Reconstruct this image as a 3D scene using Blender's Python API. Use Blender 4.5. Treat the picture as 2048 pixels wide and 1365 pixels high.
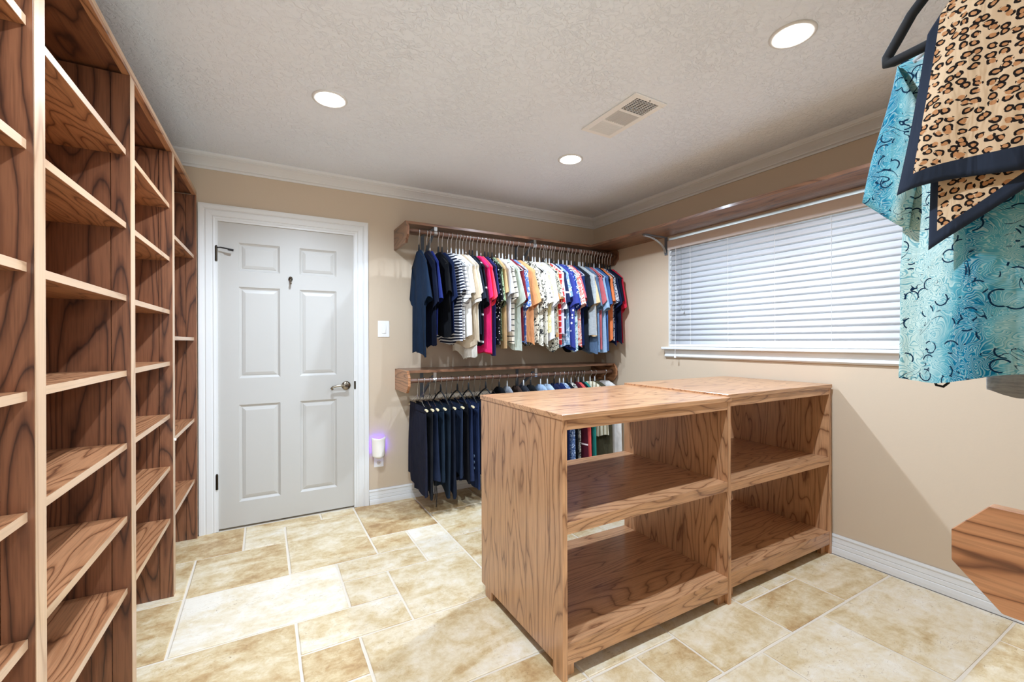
import bpy, bmesh, math, random
from mathutils import Matrix, Vector
random.seed(7)
S = bpy.context.scene
COL = S.collection
for o in list(bpy.data.objects):
    bpy.data.objects.remove(o)

# ------------------------------------------------------------------ camera
YAW, PITCH, ROLL = math.radians(29.447), math.radians(-0.007), math.radians(-0.202)
F = Vector((math.sin(YAW) * math.cos(PITCH), math.cos(YAW) * math.cos(PITCH), math.sin(PITCH)))
RT = Vector((math.cos(YAW), -math.sin(YAW), 0))
UP = RT.cross(F)
r2 = RT * math.cos(ROLL) + UP * math.sin(ROLL)
u2 = -RT * math.sin(ROLL) + UP * math.cos(ROLL)
cd = bpy.data.cameras.new('camera')
cam = bpy.data.objects.new('camera', cd)
COL.objects.link(cam)
cam.matrix_world = Matrix(((r2.x, u2.x, -F.x, 0), (r2.y, u2.y, -F.y, 0), (r2.z, u2.z, -F.z, 1.2446), (0, 0, 0, 1)))
cd.sensor_width = 36
cd.lens = 880.147 * 36 / 2048
cd.clip_start = 0.02
S.camera = cam

# ------------------------------------------------------------------ light, exposure
LAMP_W = 50.0          # each recessed can
SKY = 2.3
w = bpy.data.worlds.new('sky')
S.world = w
w.use_nodes = True
bg = w.node_tree.nodes['Background']
bg.inputs[0].default_value = (0.78, 0.90, 1.0, 1)
bg.inputs[1].default_value = SKY
S.view_settings.view_transform = 'Standard'
S.view_settings.look = 'None'
S.view_settings.gamma = 1
S.view_settings.exposure = 0.95
S.view_settings.use_curve_mapping = False
S.cycles.use_denoising = True
S.cycles.use_adaptive_sampling = True
S.cycles.adaptive_threshold = .05
S.cycles.max_bounces = 8
S.cycles.diffuse_bounces = 6
S.cycles.glossy_bounces = 4
S.cycles.transmission_bounces = 6
S.cycles.transparent_max_bounces = 8
S.cycles.sample_clamp_indirect = 8
S.cycles.caustics_reflective = False
S.cycles.caustics_refractive = False

# ------------------------------------------------------------------ room numbers (metres, camera at x=y=0)
D, R, H = 3.461, 2.9085, 2.456          # back wall y, right wall x, ceiling z
XL, YF, YB, XP = -0.78, -0.12, -1.3, 0.66   # left wall, near wall, wall behind, partition


def lin(c):
    return tuple(((x / 255) / 12.92 if x / 255 <= .04045 else ((x / 255 + .055) / 1.055) ** 2.4) for x in c)


# ------------------------------------------------------------------ materials
class NT:
    def __init__(s, name):
        s.m = bpy.data.materials.new(name)
        s.m.use_nodes = True
        s.t = s.m.node_tree
        s.n = s.t.nodes
        s.b = s.n['Principled BSDF']
        s.out = s.n['Material Output']

    def node(s, t, **k):
        n = s.n.new(t)
        for a, v in k.items():
            setattr(n, a, v)
        return n

    def link(s, a, b):
        s.t.links.new(a, b)

    def math(s, op, a, b=None, c=None):
        n = s.node('ShaderNodeMath', operation=op)
        for i, v in enumerate((a, b, c)):
            if v is None:
                continue
            if isinstance(v, (int, float)):
                n.inputs[i].default_value = v
            else:
                s.link(v, n.inputs[i])
        return n.outputs[0]

    def coord(s, scale=(1, 1, 1), rand=True, kind='Object'):
        tc = s.node('ShaderNodeTexCoord')
        v = tc.outputs[kind]
        if rand:
            oi = s.node('ShaderNodeObjectInfo')
            c = s.node('ShaderNodeCombineXYZ')
            for i, k in enumerate((37.0, 91.0, 63.0)):
                s.link(s.math('MULTIPLY', oi.outputs['Random'], k), c.inputs[i])
            a = s.node('ShaderNodeVectorMath', operation='ADD')
            s.link(v, a.inputs[0])
            s.link(c.outputs[0], a.inputs[1])
            v = a.outputs[0]
        mp = s.node('ShaderNodeMapping')
        mp.inputs['Scale'].default_value = scale
        s.link(v, mp.inputs[0])
        return mp.outputs[0]

    def noise(s, vec, scale, detail=2, rough=.5, dist=0):
        n = s.node('ShaderNodeTexNoise')
        n.inputs['Scale'].default_value = scale
        n.inputs['Detail'].default_value = detail
        n.inputs['Roughness'].default_value = rough
        n.inputs['Distortion'].default_value = dist
        s.link(vec, n.inputs['Vector'])
        return n.outputs['Fac']

    def ramp(s, fac, stops, interp='LINEAR'):
        n = s.node('ShaderNodeValToRGB')
        n.color_ramp.interpolation = interp
        e = n.color_ramp.elements
        while len(e) < len(stops):
            e.new(.5)
        for el, (p, c) in zip(e, stops):
            el.position = p
            el.color = (*c, 1) if len(c) == 3 else c
        s.link(fac, n.inputs[0])
        return n.outputs[0]

    def mix(s, fac, a, b, mode='MIX'):
        n = s.node('ShaderNodeMix', data_type='RGBA', blend_type=mode)
        for sock, v in ((n.inputs[0], fac), (n.inputs[6], a), (n.inputs[7], b)):
            if isinstance(v, (int, float)):
                sock.default_value = v
            elif isinstance(v, tuple):
                sock.default_value = (*v, 1)
            else:
                s.link(v, sock)
        return n.outputs[2]

    def col(s, c):
        if isinstance(c, tuple):
            s.b.inputs['Base Color'].default_value = (*c, 1)
        else:
            s.link(c, s.b.inputs['Base Color'])

    def set(s, **k):
        for a, v in k.items():
            s.b.inputs[a.replace('_', ' ')].default_value = v

    def bump(s, h, strength=.3, dist=.002):
        n = s.node('ShaderNodeBump')
        n.inputs['Strength'].default_value = strength
        n.inputs['Distance'].default_value = dist
        s.link(h, n.inputs['Height'])
        s.link(n.outputs[0], s.b.inputs['Normal'])


def plain(name, c, rough=.5, metal=0, bump=0, bscale=200, spec=.5):
    k = NT(name)
    k.col(lin(c))
    k.set(Roughness=rough, Metallic=metal)
    k.b.inputs['Specular IOR Level'].default_value = spec
    if bump:
        k.bump(k.noise(k.coord(rand=False), bscale, 3), bump, .002)
    return k.m


def wood(name, axis, light, mid, dark, rough=.34, rings=15.0, fine=.3, coat=.32, freq=5.2):
    k = NT(name)
    sc = [freq] * 3
    sc[axis] = freq * .14
    v = k.coord(tuple(sc))
    n1 = k.noise(v, 1.5, 1.5, .4, .25)
    jag = k.noise(k.coord(tuple(34 if i != axis else 11 for i in range(3))), 1.0, 2)
    fr = k.math('FRACT', k.math('MULTIPLY', k.math('ADD', n1, k.math('MULTIPLY', jag, .022)), rings))
    base = k.ramp(fr, [(0, dark), (.10, mid), (.35, light), (.75, light), (.93, mid), (1, dark)])
    sc2 = [210, 210, 210]
    sc2[axis] = 7
    v2 = k.coord(tuple(sc2))
    n2 = k.noise(v2, 1.0, 2, .6)
    pores = k.ramp(n2, [(.30, (1 - fine,) * 3), (.55, (1, 1, 1))])
    c = k.mix(1.0, base, pores, 'MULTIPLY')
    n3 = k.noise(v, .6, 2)
    c = k.mix(1.0, c, k.ramp(n3, [(.3, (.88, .86, .85)), (.7, (1.06, 1.06, 1.06))]), 'MULTIPLY')
    k.col(c)
    k.set(Roughness=rough)
    k.b.inputs['Coat Weight'].default_value = coat
    k.b.inputs['Coat Roughness'].default_value = .14
    k.bump(n2, .12, .0006)
    return k.m


OAK_L, OAK_M, OAK_D = lin((198, 150, 109)), lin((181, 134, 95)), lin((128, 84, 55))
WX, WY, WZ = [wood('oak_grain_' + 'xyz'[i], i, OAK_L, OAK_M, OAK_D) for i in range(3)]
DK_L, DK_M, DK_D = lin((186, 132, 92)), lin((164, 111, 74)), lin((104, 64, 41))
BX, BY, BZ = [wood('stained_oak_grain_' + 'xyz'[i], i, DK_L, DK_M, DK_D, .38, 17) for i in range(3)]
KY = wood('top_shade_grain_y', 1, lin((136, 88, 60)), lin((112, 70, 47)), lin((66, 40, 28)), .4, 15, freq=4.2)
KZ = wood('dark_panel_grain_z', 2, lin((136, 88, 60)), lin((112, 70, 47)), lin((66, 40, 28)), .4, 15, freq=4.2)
CX, CY, CZ = [wood('closet_oak_grain_' + 'xyz'[i], i, lin((134, 94, 68)), lin((117, 80, 57)), lin((84, 54, 39)), .4, 12) for i in range(3)]
PE_L, PE_M, PE_D = lin((206, 172, 138)), lin((198, 163, 128)), lin((174, 136, 102))
PX, PY, PZ = [wood('pale_edge_grain_' + 'xyz'[i], i, PE_L, PE_M, PE_D, .4, 5, .12) for i in range(3)]

M = {}
M['white'] = plain('white_paint', (221, 221, 219), .38)
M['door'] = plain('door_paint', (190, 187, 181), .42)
M['plastic'] = plain('white_plastic', (240, 239, 236), .35)
M['steel'] = plain('brushed_steel', (190, 190, 190), .3, 1)
M['wire'] = plain('hanger_wire', (205, 205, 205), .25, 1)
M['nickel'] = plain('satin_nickel', (150, 140, 125), .22, 1)
M['bronze'] = plain('dark_bronze', (62, 54, 44), .4, 1)
M['black'] = plain('black_velvet', (16, 16, 18), .85)
M['blackplastic'] = plain('black_plastic', (22, 22, 24), .45)
M['clip'] = plain('cream_clip', (228, 216, 178), .45)
M['greyhanger'] = plain('grey_hanger_plastic', (188, 190, 190), .4)
M['bluegrey'] = plain('grey_bracket_paint', (120, 128, 138), .45, .2)
M['dark'] = plain('dark_cavity', (34, 34, 36), .9)
M['ventgrey'] = plain('vent_louver_paint', (205, 205, 205), .5)

k = NT('wall_paint')
k.col(lin((203, 184, 160)))
k.set(Roughness=.62)
k.bump(k.noise(k.coord(rand=False), 90, 3), .12, .002)
M['wall'] = k.m

k = NT('ceiling_texture')
k.col(lin((234, 241, 250)))
k.set(Roughness=.8)
v = k.coord(rand=False)
n = k.noise(v, 34, 4, .62, .8)
n2 = k.noise(v, 3.5, 2)
hh = k.ramp(n, [(.46, (0, 0, 0)), (.56, (1, 1, 1))])
k.bump(k.math('MULTIPLY', hh, n2), .75, .005)
M['ceiling'] = k.m

k = NT('travertine')
v = k.coord((1, 1, 1))
oi = k.node('ShaderNodeObjectInfo')
v2 = k.coord((1.1, 2.6, 1))
a = k.noise(v2, 2.2, 5, .62, .9)
b = k.noise(v, 22, 5, .75, .4)
tone = k.node('ShaderNodeSeparateColor')
k.link(oi.outputs['Color'], tone.inputs[0])
sh = k.math('MULTIPLY', k.math('SUBTRACT', tone.outputs[0], .5), .30)
a2 = k.noise(v, 7, 4, .65, .6)
t = k.math('ADD', k.math('ADD', k.math('MULTIPLY', a, .62), k.math('ADD', k.math('MULTIPLY', a2, .34), k.math('MULTIPLY', b, .40))), k.math('SUBTRACT', sh, .135))
c = k.ramp(t, [(.30, lin((164, 128, 84))), (.40, lin((190, 158, 112))), (.50, lin((212, 190, 148))), (.60, lin((227, 212, 182))), (.74, lin((238, 230, 214)))])
pit = k.noise(v2, 42, 4, .75, 1.2)
pm = k.ramp(pit, [(.33, (1, 1, 1)), (.40, (0, 0, 0))])
zone = k.ramp(k.noise(v2, 3.1, 2), [(.45, (0, 0, 0)), (.6, (1, 1, 1))])
c = k.mix(k.math('MULTIPLY', k.math('MULTIPLY', pm, zone), .8), c, lin((140, 106, 66)))
vein = k.math('FRACT', k.math('MULTIPLY', k.noise(v2, 5, 3, .6, 2), 5))
c = k.mix(k.math('MULTIPLY', k.ramp(vein, [(0, (1, 1, 1)), (.1, (0, 0, 0))]), .22), c, lin((176, 140, 92)))
k.col(c)
k.set(Roughness=.42)
k.bump(b, .18, .002)
M['tile'] = k.m
M['grout'] = plain('grout', (226, 216, 200), .9, 0, .3, 300)

k = NT('blind_slat')
k.col(lin((226, 228, 231)))
k.set(Roughness=.45)
tr = k.node('ShaderNodeBsdfTranslucent')
tr.inputs[0].default_value = (.86, .90, .95, 1)
mx = k.node('ShaderNodeMixShader')
mx.inputs[0].default_value = .10
k.link(k.b.outputs[0], mx.inputs[1])
k.link(tr.outputs[0], mx.inputs[2])
k.link(mx.outputs[0], k.out.inputs[0])
M['slat'] = k.m

k = NT('window_glass')
tp = k.node('ShaderNodeBsdfTransparent')
gl = k.node('ShaderNodeBsdfGlossy')
gl.inputs['Roughness'].default_value = .02
mx = k.node('ShaderNodeMixShader')
mx.inputs[0].default_value = .06
k.link(tp.outputs[0], mx.inputs[1])
k.link(gl.outputs[0], mx.inputs[2])
k.link(mx.outputs[0], k.out.inputs[0])
M['glass'] = k.m


def emit(name, c, st):
    k = NT(name)
    k.col(c)
    k.b.inputs['Emission Color'].default_value = (*c, 1)
    k.b.inputs['Emission Strength'].default_value = st
    return k.m


M['bulb'] = emit('lit_bulb', (1, .97, .92), 30)
M['violet'] = emit('violet_led', (.09, .012, 1), 13)


def fabric(name, kind, cols):
    k = NT(name)
    cols = [lin(c) for c in cols]
    v = k.coord(rand=False)
    sep = k.node('ShaderNodeSeparateXYZ')
    k.link(v, sep.inputs[0])
    y, z = sep.outputs[1], sep.outputs[2]
    vr = k.coord((1, 1, 1))
    if kind == 'solid':
        f = k.noise(vr, 9, 3)
        c = k.mix(1.0, cols[0], k.ramp(f, [(.3, (.82, .82, .82)), (.7, (1.1, 1.1, 1.1))]), 'MULTIPLY')
    elif kind == 'heather':
        vs = k.coord((1, 30, 240))
        c = k.ramp(k.noise(vs, 1.0, 3, .7), [(.3, cols[0]), (.7, cols[1])])
    elif kind == 'stripe':          # cols: ground, line ; third = (period mm, share %, 0)
        per, share = cols[2][0], cols[2][1]
        wv = k.math('ADD', z, k.math('MULTIPLY', k.noise(vr, 5, 1), .02))
        fr = k.math('FRACT', k.math('DIVIDE', wv, per))
        c = k.mix(k.math('LESS_THAN', fr, share), cols[0], cols[1])
    elif kind == 'vstripe':
        fr = k.math('FRACT', k.math('DIVIDE', y, .034))
        c = k.mix(k.math('LESS_THAN', fr, .4), cols[0], cols[1])
    elif kind == 'dots':
        vo = k.node('ShaderNodeTexVoronoi')
        vo.inputs['Scale'].default_value = 48
        k.link(vr, vo.inputs['Vector'])
        c = k.mix(k.math('LESS_THAN', vo.outputs['Distance'], .28), cols[0], cols[1])
    elif kind == 'floral':
        f = k.noise(vr, 34, 3, .6, 1.4)
        st = [(0, cols[0]), (.42, cols[0]), (.47, cols[1])]
        if len(cols) > 2:
            st += [(.56, cols[1]), (.6, cols[2])]
        c = k.ramp(f, st)
    elif kind == 'snake':
        f = k.noise(vr, 70, 2, .6, .6)
        g = k.noise(vr, 12, 2, .5, 1)
        c = k.ramp(k.math('ADD', f, k.math('MULTIPLY', k.math('SUBTRACT', g, .5), .7)), [(.38, cols[1]), (.46, cols[2]), (.52, cols[0])])
    elif kind == 'plaid':
        f1 = k.math('LESS_THAN', k.math('FRACT', k.math('DIVIDE', z, .05)), .18)
        f2 = k.math('LESS_THAN', k.math('FRACT', k.math('DIVIDE', y, .05)), .18)
        c = k.mix(k.math('MAXIMUM', f1, f2), cols[0], cols[1])
    elif kind == 'stars':
        vo = k.node('ShaderNodeTexVoronoi')
        vo.inputs['Scale'].default_value = 19
        k.link(vr, vo.inputs['Vector'])
        c = k.mix(k.math('LESS_THAN', vo.outputs['Distance'], .2), cols[0], cols[1])
    elif kind == 'paisley':
        sx = k.node('ShaderNodeCombineXYZ')
        k.link(y, sx.inputs[0])
        k.link(z, sx.inputs[1])
        vs = sx.outputs[0]
        bandv = k.coord((0, 1, .16), rand=False)
        big = k.noise(bandv, 9, 2, .5, .6)
        ground = k.ramp(k.math('ADD', big, k.math('MULTIPLY', k.noise(vs, 30, 3), .18)), [(.50, cols[0]), (.64, cols[1]), (.70, cols[2])])
        fl = k.noise(vs, 16, 1.5, .45, 3.0)
        lines = k.math('FRACT', k.math('MULTIPLY', fl, 15))
        c = k.mix(k.math('MULTIPLY', k.ramp(lines, [(.0, (1, 1, 1)), (.22, (1, 1, 1)), (.34, (0, 0, 0))]), .8), ground, cols[1])
        c = k.mix(k.math('MULTIPLY', k.ramp(lines, [(.70, (0, 0, 0)), (.80, (1, 1, 1))]), .45), c, cols[0])
        vo = k.node('ShaderNodeTexVoronoi')
        vo.voronoi_dimensions = '2D'
        vo.inputs['Scale'].default_value = 31
        k.link(vs, vo.inputs['Vector'])
        d = vo.outputs['Distance']
        ring = k.math('MULTIPLY', k.math('GREATER_THAN', d, .30), k.math('LESS_THAN', d, .37))
        ring = k.math('MULTIPLY', ring, k.math('GREATER_THAN', k.noise(vs, 30, 1), .54))
        c = k.mix(ring, c, cols[3])
        l2 = k.math('FRACT', k.math('MULTIPLY', k.noise(vs, 13, 1.5, .5, 2.0), 8))
        z2 = k.ramp(k.noise(vs, 21, 2), [(.53, (0, 0, 0)), (.57, (1, 1, 1))])
        c = k.mix(k.math('MULTIPLY', k.ramp(l2, [(0, (1, 1, 1)), (.09, (1, 1, 1)), (.13, (0, 0, 0))]), z2), c, cols[3])
    elif kind == 'leopard':
        sx = k.node('ShaderNodeCombineXYZ')
        k.link(k.math('MULTIPLY', y, 1.1), sx.inputs[0])
        k.link(k.math('MULTIPLY', z, 1.25), sx.inputs[1])
        vs = sx.outputs[0]
        wob = k.node('ShaderNodeTexNoise')
        wob.inputs['Scale'].default_value = 45
        k.link(vs, wob.inputs['Vector'])
        ad = k.node('ShaderNodeVectorMath', operation='MULTIPLY_ADD')
        k.link(wob.outputs['Color'], ad.inputs[0])
        ad.inputs[1].default_value = (.012, .012, .012)
        k.link(vs, ad.inputs[2])
        vo = k.node('ShaderNodeTexVoronoi')
        vo.voronoi_dimensions = '2D'
        vo.inputs['Scale'].default_value = 60
        vo.inputs['Randomness'].default_value = .7
        k.link(ad.outputs[0], vo.inputs['Vector'])
        d = vo.outputs['Distance']
        brk = k.noise(vs, 75, 1, .5)
        c = k.mix(k.math('LESS_THAN', d, .30), cols[0], cols[1])
        ring = k.math('MULTIPLY', k.math('MULTIPLY', k.math('GREATER_THAN', d, .21), k.math('LESS_THAN', d, .42)), k.math('GREATER_THAN', brk, .44))
        c = k.mix(ring, c, cols[2])
    k.col(c)
    k.set(Roughness=.88)
    k.b.inputs['Specular IOR Level'].default_value = .08
    k.bump(k.noise(k.coord((1, 1.6, .5)), 14, 3, .55, .8), .55, .016)
    return k.m


FAB = {}


def fab(kind, *cols):
    key = (kind, cols)
    if key not in FAB:
        FAB[key] = fabric('fabric_%s_%d' % (kind, len(FAB)), kind, cols)
    return FAB[key]


# ------------------------------------------------------------------ mesh helpers
class MB:
    def __init__(s):
        s.v, s.f, s.mi = [], [], []

    def quad(s, *pts, m=0):
        b = len(s.v)
        s.v += [tuple(p) for p in pts]
        s.f.append(tuple(range(b, b + len(pts))))
        s.mi.append(m)
        return s

    def box(s, x0, x1, y0, y1, z0, z1):
        b = len(s.v)
        s.v += [(x0, y0, z0), (x1, y0, z0), (x1, y1, z0), (x0, y1, z0), (x0, y0, z1), (x1, y0, z1), (x1, y1, z1), (x0, y1, z1)]
        for q in ((0, 3, 2, 1), (4, 5, 6, 7), (0, 1, 5, 4), (1, 2, 6, 5), (2, 3, 7, 6), (3, 0, 4, 7)):
            s.f.append(tuple(b + i for i in q))
            s.mi.append(0)
        return s

    def prism(s, poly, axis, a, b):
        """polygon of 2-D points in the two other axes (cyclic order), extruded along axis from a to b"""
        def P(p, t):
            q = [0, 0, 0]
            q[axis] = t
            q[(axis + 1) % 3], q[(axis + 2) % 3] = p
            return tuple(q)
        n0, n = len(s.v), len(poly)
        s.v += [P(p, a) for p in poly] + [P(p, b) for p in poly]
        s.f.append(tuple(n0 + i for i in reversed(range(n))))
        s.f.append(tuple(n0 + n + i for i in range(n)))
        s.mi += [0, 0]
        for i in range(n):
            j = (i + 1) % n
            s.f.append((n0 + i, n0 + j, n0 + n + j, n0 + n + i))
            s.mi.append(0)
        return s

    def tube(s, pts, r, n=6, cap=True):
        pts = [Vector(p) for p in pts]
        rs = r if isinstance(r, (list, tuple)) else [r] * len(pts)
        b = len(s.v)
        up = None
        for i, p in enumerate(pts):
            t = (pts[min(i + 1, len(pts) - 1)] - pts[max(i - 1, 0)]).normalized()
            if up is None:
                up = Vector((0, 0, 1)) if abs(t.z) < .9 else Vector((1, 0, 0))
            a = t.cross(up).normalized()
            c = a.cross(t).normalized()
            up = c
            for j in range(n):
                an = 2 * math.pi * j / n
                s.v.append(tuple(p + (a * math.cos(an) + c * math.sin(an)) * rs[i]))
        for i in range(len(pts) - 1):
            for j in range(n):
                j2 = (j + 1) % n
                s.f.append((b + i * n + j, b + i * n + j2, b + (i + 1) * n + j2, b + (i + 1) * n + j))
                s.mi.append(0)
        if cap:
            s.f.append(tuple(b + j for j in reversed(range(n))))
            s.f.append(tuple(b + (len(pts) - 1) * n + j for j in range(n)))
            s.mi += [0, 0]
        return s

    def lathe(s, prof, c, axis=2, n=32):
        """profile of (radius, height along axis) round centre c"""
        b = len(s.v)
        for r, h in prof:
            for j in range(n):
                an = 2 * math.pi * j / n
                q = [0, 0, 0]
                q[axis] = h
                q[(axis + 1) % 3], q[(axis + 2) % 3] = r * math.cos(an), r * math.sin(an)
                s.v.append(tuple(q[i] + c[i] for i in range(3)))
        for i in range(len(prof) - 1):
            for j in range(n):
                j2 = (j + 1) % n
                s.f.append((b + i * n + j, b + i * n + j2, b + (i + 1) * n + j2, b + (i + 1) * n + j))
                s.mi.append(0)
        return s

    def grid(s, P, nu, nv, closed_u=False, m=None):
        """P(i,j) -> point, i in 0..nu, j in 0..nv"""
        b = len(s.v)
        w_ = nu if closed_u else nu + 1
        for j in range(nv + 1):
            for i in range(w_):
                s.v.append(tuple(P(i, j)))
        for j in range(nv):
            for i in range(nu):
                i2 = (i + 1) % w_
                s.f.append((b + j * w_ + i, b + j * w_ + i2, b + (j + 1) * w_ + i2, b + (j + 1) * w_ + i))
                s.mi.append(m(i, j) if m else 0)
        return s

    def mesh(s, name, mats, smooth=False, bevel=0, normals=True):
        me = bpy.data.meshes.new(name)
        me.from_pydata(s.v, [], s.f)
        if not isinstance(mats, (list, tuple)):
            mats = [mats]
        for m in mats:
            me.materials.append(m)
        if any(s.mi):
            me.polygons.foreach_set('material_index', s.mi)
        bm = bmesh.new()
        bm.from_mesh(me)
        if normals:
            bmesh.ops.recalc_face_normals(bm, faces=bm.faces)
        if bevel:
            bmesh.ops.bevel(bm, geom=list(bm.edges), offset=bevel, segments=1, affect='EDGES')
        bm.to_mesh(me)
        bm.free()
        if smooth:
            me.polygons.foreach_set('use_smooth', [True] * len(me.polygons))
        me.update()
        return me

    def build(s, name, mats, parent=None, smooth=False, bevel=0, loc=None):
        return obj(name, s.mesh(name, mats, smooth, bevel), parent, loc)


def obj(name, me, parent=None, loc=None):
    o = bpy.data.objects.new(name, me)
    COL.objects.link(o)
    if parent is not None:
        o.parent = parent
    if loc:
        o.location = loc
    return o


def empty(name, loc=(0, 0, 0), rz=0):
    o = bpy.data.objects.new(name, None)
    COL.objects.link(o)
    o.empty_display_size = .05
    o.location = loc
    o.rotation_euler = (0, 0, rz)
    return o


def tag(o, label=None, cat=None, group=None, kind=None):
    for a, v in (('label', label), ('category', cat), ('group', group), ('kind', kind)):
        if v:
            o[a] = v
    return o


def solidify(o, t, off=0):
    md = o.modifiers.new('thickness', 'SOLIDIFY')
    md.thickness = t
    md.offset = off
    return o


# ================================================================== ROOM
# ---- floor with separate travertine tiles laid in a mixed-size pattern
floor = MB().box(XL - .1, R + .1, YB - .1, D + .1, -.12, -.004).build('floor', M['grout'])
tag(floor, 'cream and tan travertine floor laid in mixed tile sizes', kind='structure')
gx = [-.339 + .2298 * i for i in range(-2, 15)]
GX = lambda i: gx[i + 2]
gy = {-1: D - .004, 0: 3.335, 1: 3.075, 2: 2.87, 3: 2.635, 4: 2.414, 5: 2.17, 6: 1.934, 7: 1.70, 8: 1.48, 9: 1.275, 10: 1.045, 11: .82, 12: .6}
for j in range(13, 22):
    gy[j] = .6 - .2285 * (j - 12)
tiles = [(-2, 1, -1, 1), (1, 3, -1, 0), (3, 4, -1, 0), (1, 2, 0, 1), (2, 4, 0, 3), (4, 6, -1, 2), (4, 5, 2, 3), (3, 5, 3, 4), (5, 6, 2, 4),
         (0, 2, 1, 3), (-2, 0, 1, 3), (0, 3, 3, 5), (-2, 0, 3, 5), (3, 4, 4, 5), (2, 4, 5, 6), (4, 6, 4, 6), (-1, 2, 5, 7), (-2, -1, 5, 7),
         (2, 3, 6, 7), (3, 6, 6, 8), (2, 3, 7, 8), (12, 14, 8, 10), (10, 12, 9, 10), (10, 11, 8, 9), (11, 12, 8, 9), (8, 10, 8, 10),
         (7, 8, 9, 10), (11, 14, 10, 12), (9, 11, 10, 12), (7, 9, 10, 12), (13, 14, 12, 13), (10, 13, 12, 14), (6, 8, -1, 1), (6, 8, 1, 3), (6, 8, 3, 5)]
used = set()
for a, b, c, d in tiles:
    for i in range(a, b):
        for j in range(c, d):
            used.add((i, j))
rt = random.Random(3)
for j in range(-1, 20):
    for i in range(-2, 14):
        if (i, j) in used:
            continue
        opts = [(3, 2), (2, 2), (2, 2), (2, 1), (1, 2), (1, 1)]
        rt.shuffle(opts)
        opts.append((1, 1))
        for wv, hv in opts:
            cells = [(i + p, j + q) for p in range(wv) for q in range(hv)]
            if all(cc not in used and cc[0] < 14 and cc[1] < 20 for cc in cells):
                used.update(cells)
                tiles.append((i, i + wv, j, j + hv))
                break
TONE = {(-2, 1, -1, 1): -.6, (1, 3, -1, 0): -.2, (1, 2, 0, 1): .5, (2, 4, 0, 3): -.15, (4, 6, -1, 2): -.7, (4, 5, 2, 3): -.1, (5, 6, 2, 4): .9, (3, 5, 3, 4): .1, (0, 2, 1, 3): -.35,
        (-2, 0, 1, 3): .2, (0, 3, 3, 5): .8, (-2, 0, 3, 5): -.4, (3, 4, 4, 5): -.1, (4, 6, 4, 6): .05, (2, 4, 5, 6): .0, (-1, 2, 5, 7): -.5, (2, 3, 6, 7): -.8, (3, 6, 6, 8): .25,
        (12, 14, 8, 10): .1, (10, 12, 9, 10): -.5, (8, 10, 8, 10): .1, (11, 14, 10, 12): .25, (9, 11, 10, 12): .4, (7, 9, 10, 12): .6, (13, 14, 12, 13): -.6}
g = .0058
for a, b, c, d in tiles:
    x0, x1 = max(GX(a) + g, XL + .002), min(GX(b) - g, R - .002)
    y1, y0 = gy[c] - g, max(gy[d] + g, YB + .002)
    if x0 > XP - .2 and y1 < YF:
        continue
    if x1 - x0 < .02 or y1 - y0 < .02:
        continue
    cx, cy, hx, hy, e = (x0 + x1) / 2, (y0 + y1) / 2, (x1 - x0) / 2, (y1 - y0) / 2, .0035
    m = MB()
    n = 3
    jit = lambda: rt.uniform(-.0016, .0016)
    ring = []
    for t in range(n):
        ring.append((-hx + 2 * hx * t / n, -hy + jit()))
    for t in range(n):
        ring.append((hx + jit(), -hy + 2 * hy * t / n))
    for t in range(n):
        ring.append((hx - 2 * hx * t / n, hy + jit()))
    for t in range(n):
        ring.append((-hx + jit(), hy - 2 * hy * t / n))
    L = len(ring)
    m.v = [(x, y, -.006) for x, y in ring] + [(x, y, -.0016) for x, y in ring] + [(x * (1 - e / hx), y * (1 - e / hy), 0) for x, y in ring]
    for q in range(2):
        for t in range(L):
            t2 = (t + 1) % L
            m.f.append((q * L + t, q * L + t2, (q + 1) * L + t2, (q + 1) * L + t))
            m.mi.append(0)
    m.f.append(tuple(range(2 * L, 3 * L)))
    m.mi.append(0)
    to = m.build('tile', M['tile'], floor, loc=(cx, cy, 0))
    tv = TONE.get((a, b, c, d), rt.uniform(-.4, .5))
    to.color = (.5 + .5 * tv, .5, .5, 1)

ceil = MB().box(XL - .1, R + .2, YB - .1, D + .1, H, H + .1).build('ceiling', M['ceiling'])
tag(ceil, 'white ceiling with hand-trowelled knockdown texture', kind='structure')

# ---- walls
DL, DR, DT = -.262, .591, 2.045          # door opening
wb = MB().box(XL - .1, DL - .012, D, D + .12, 0, H).box(DR + .012, R + .2, D, D + .12, 0, H).box(DL - .012, DR + .012, D, D + .12, DT + .008, H)
wb.box(DL - .1, DR + .1, D + .12, D + .16, -.004, DT + .1)
tag(wb.build('wall_back', M['wall']), 'beige painted wall with the white door', kind='structure')
WY0, WY1, WZ0, WZ1 = .70, 2.525, 1.19, 2.088   # window opening
wr = MB().box(R, R + .16, YB, WY0, 0, H).box(R, R + .16, WY1, D, 0, H).box(R, R + .16, WY0, WY1, 0, WZ0).box(R, R + .16, WY0, WY1, WZ1, H)
tag(wr.build('wall_right', M['wall']), 'beige painted wall with the wide window', kind='structure')
tag(MB().box(XL - .1, XL, YB, D, 0, H).build('wall_left', M['wall']), 'beige painted wall behind the tall bookcase', kind='structure')
tag(MB().box(XP, R, YB, YF, 0, H).build('wall_front', M['wall']), 'beige painted wall behind the hanging blouse', kind='structure')
tag(MB().box(XL, -.70, YB - .1, YB, 0, H).box(-.70, XP, YB - .1, YB, 2.25, H).build('wall_fill_opening', M['wall']), 'beige painted wall with an unseen opening added to let in fill light', kind='structure')  # opening added behind the camera so sky light fills the ceiling


def band(prof, pts_fn, name, mat, parent=None):
    """sweep an open profile along mitred stations; pts_fn(profile point) -> list of 3-D stations"""
    rows = [pts_fn(*p) for p in prof]
    m = MB().grid(lambda i, j: rows[j][i], len(rows[0]) - 1, len(rows) - 1)
    return m.build(name, mat, parent)


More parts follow.
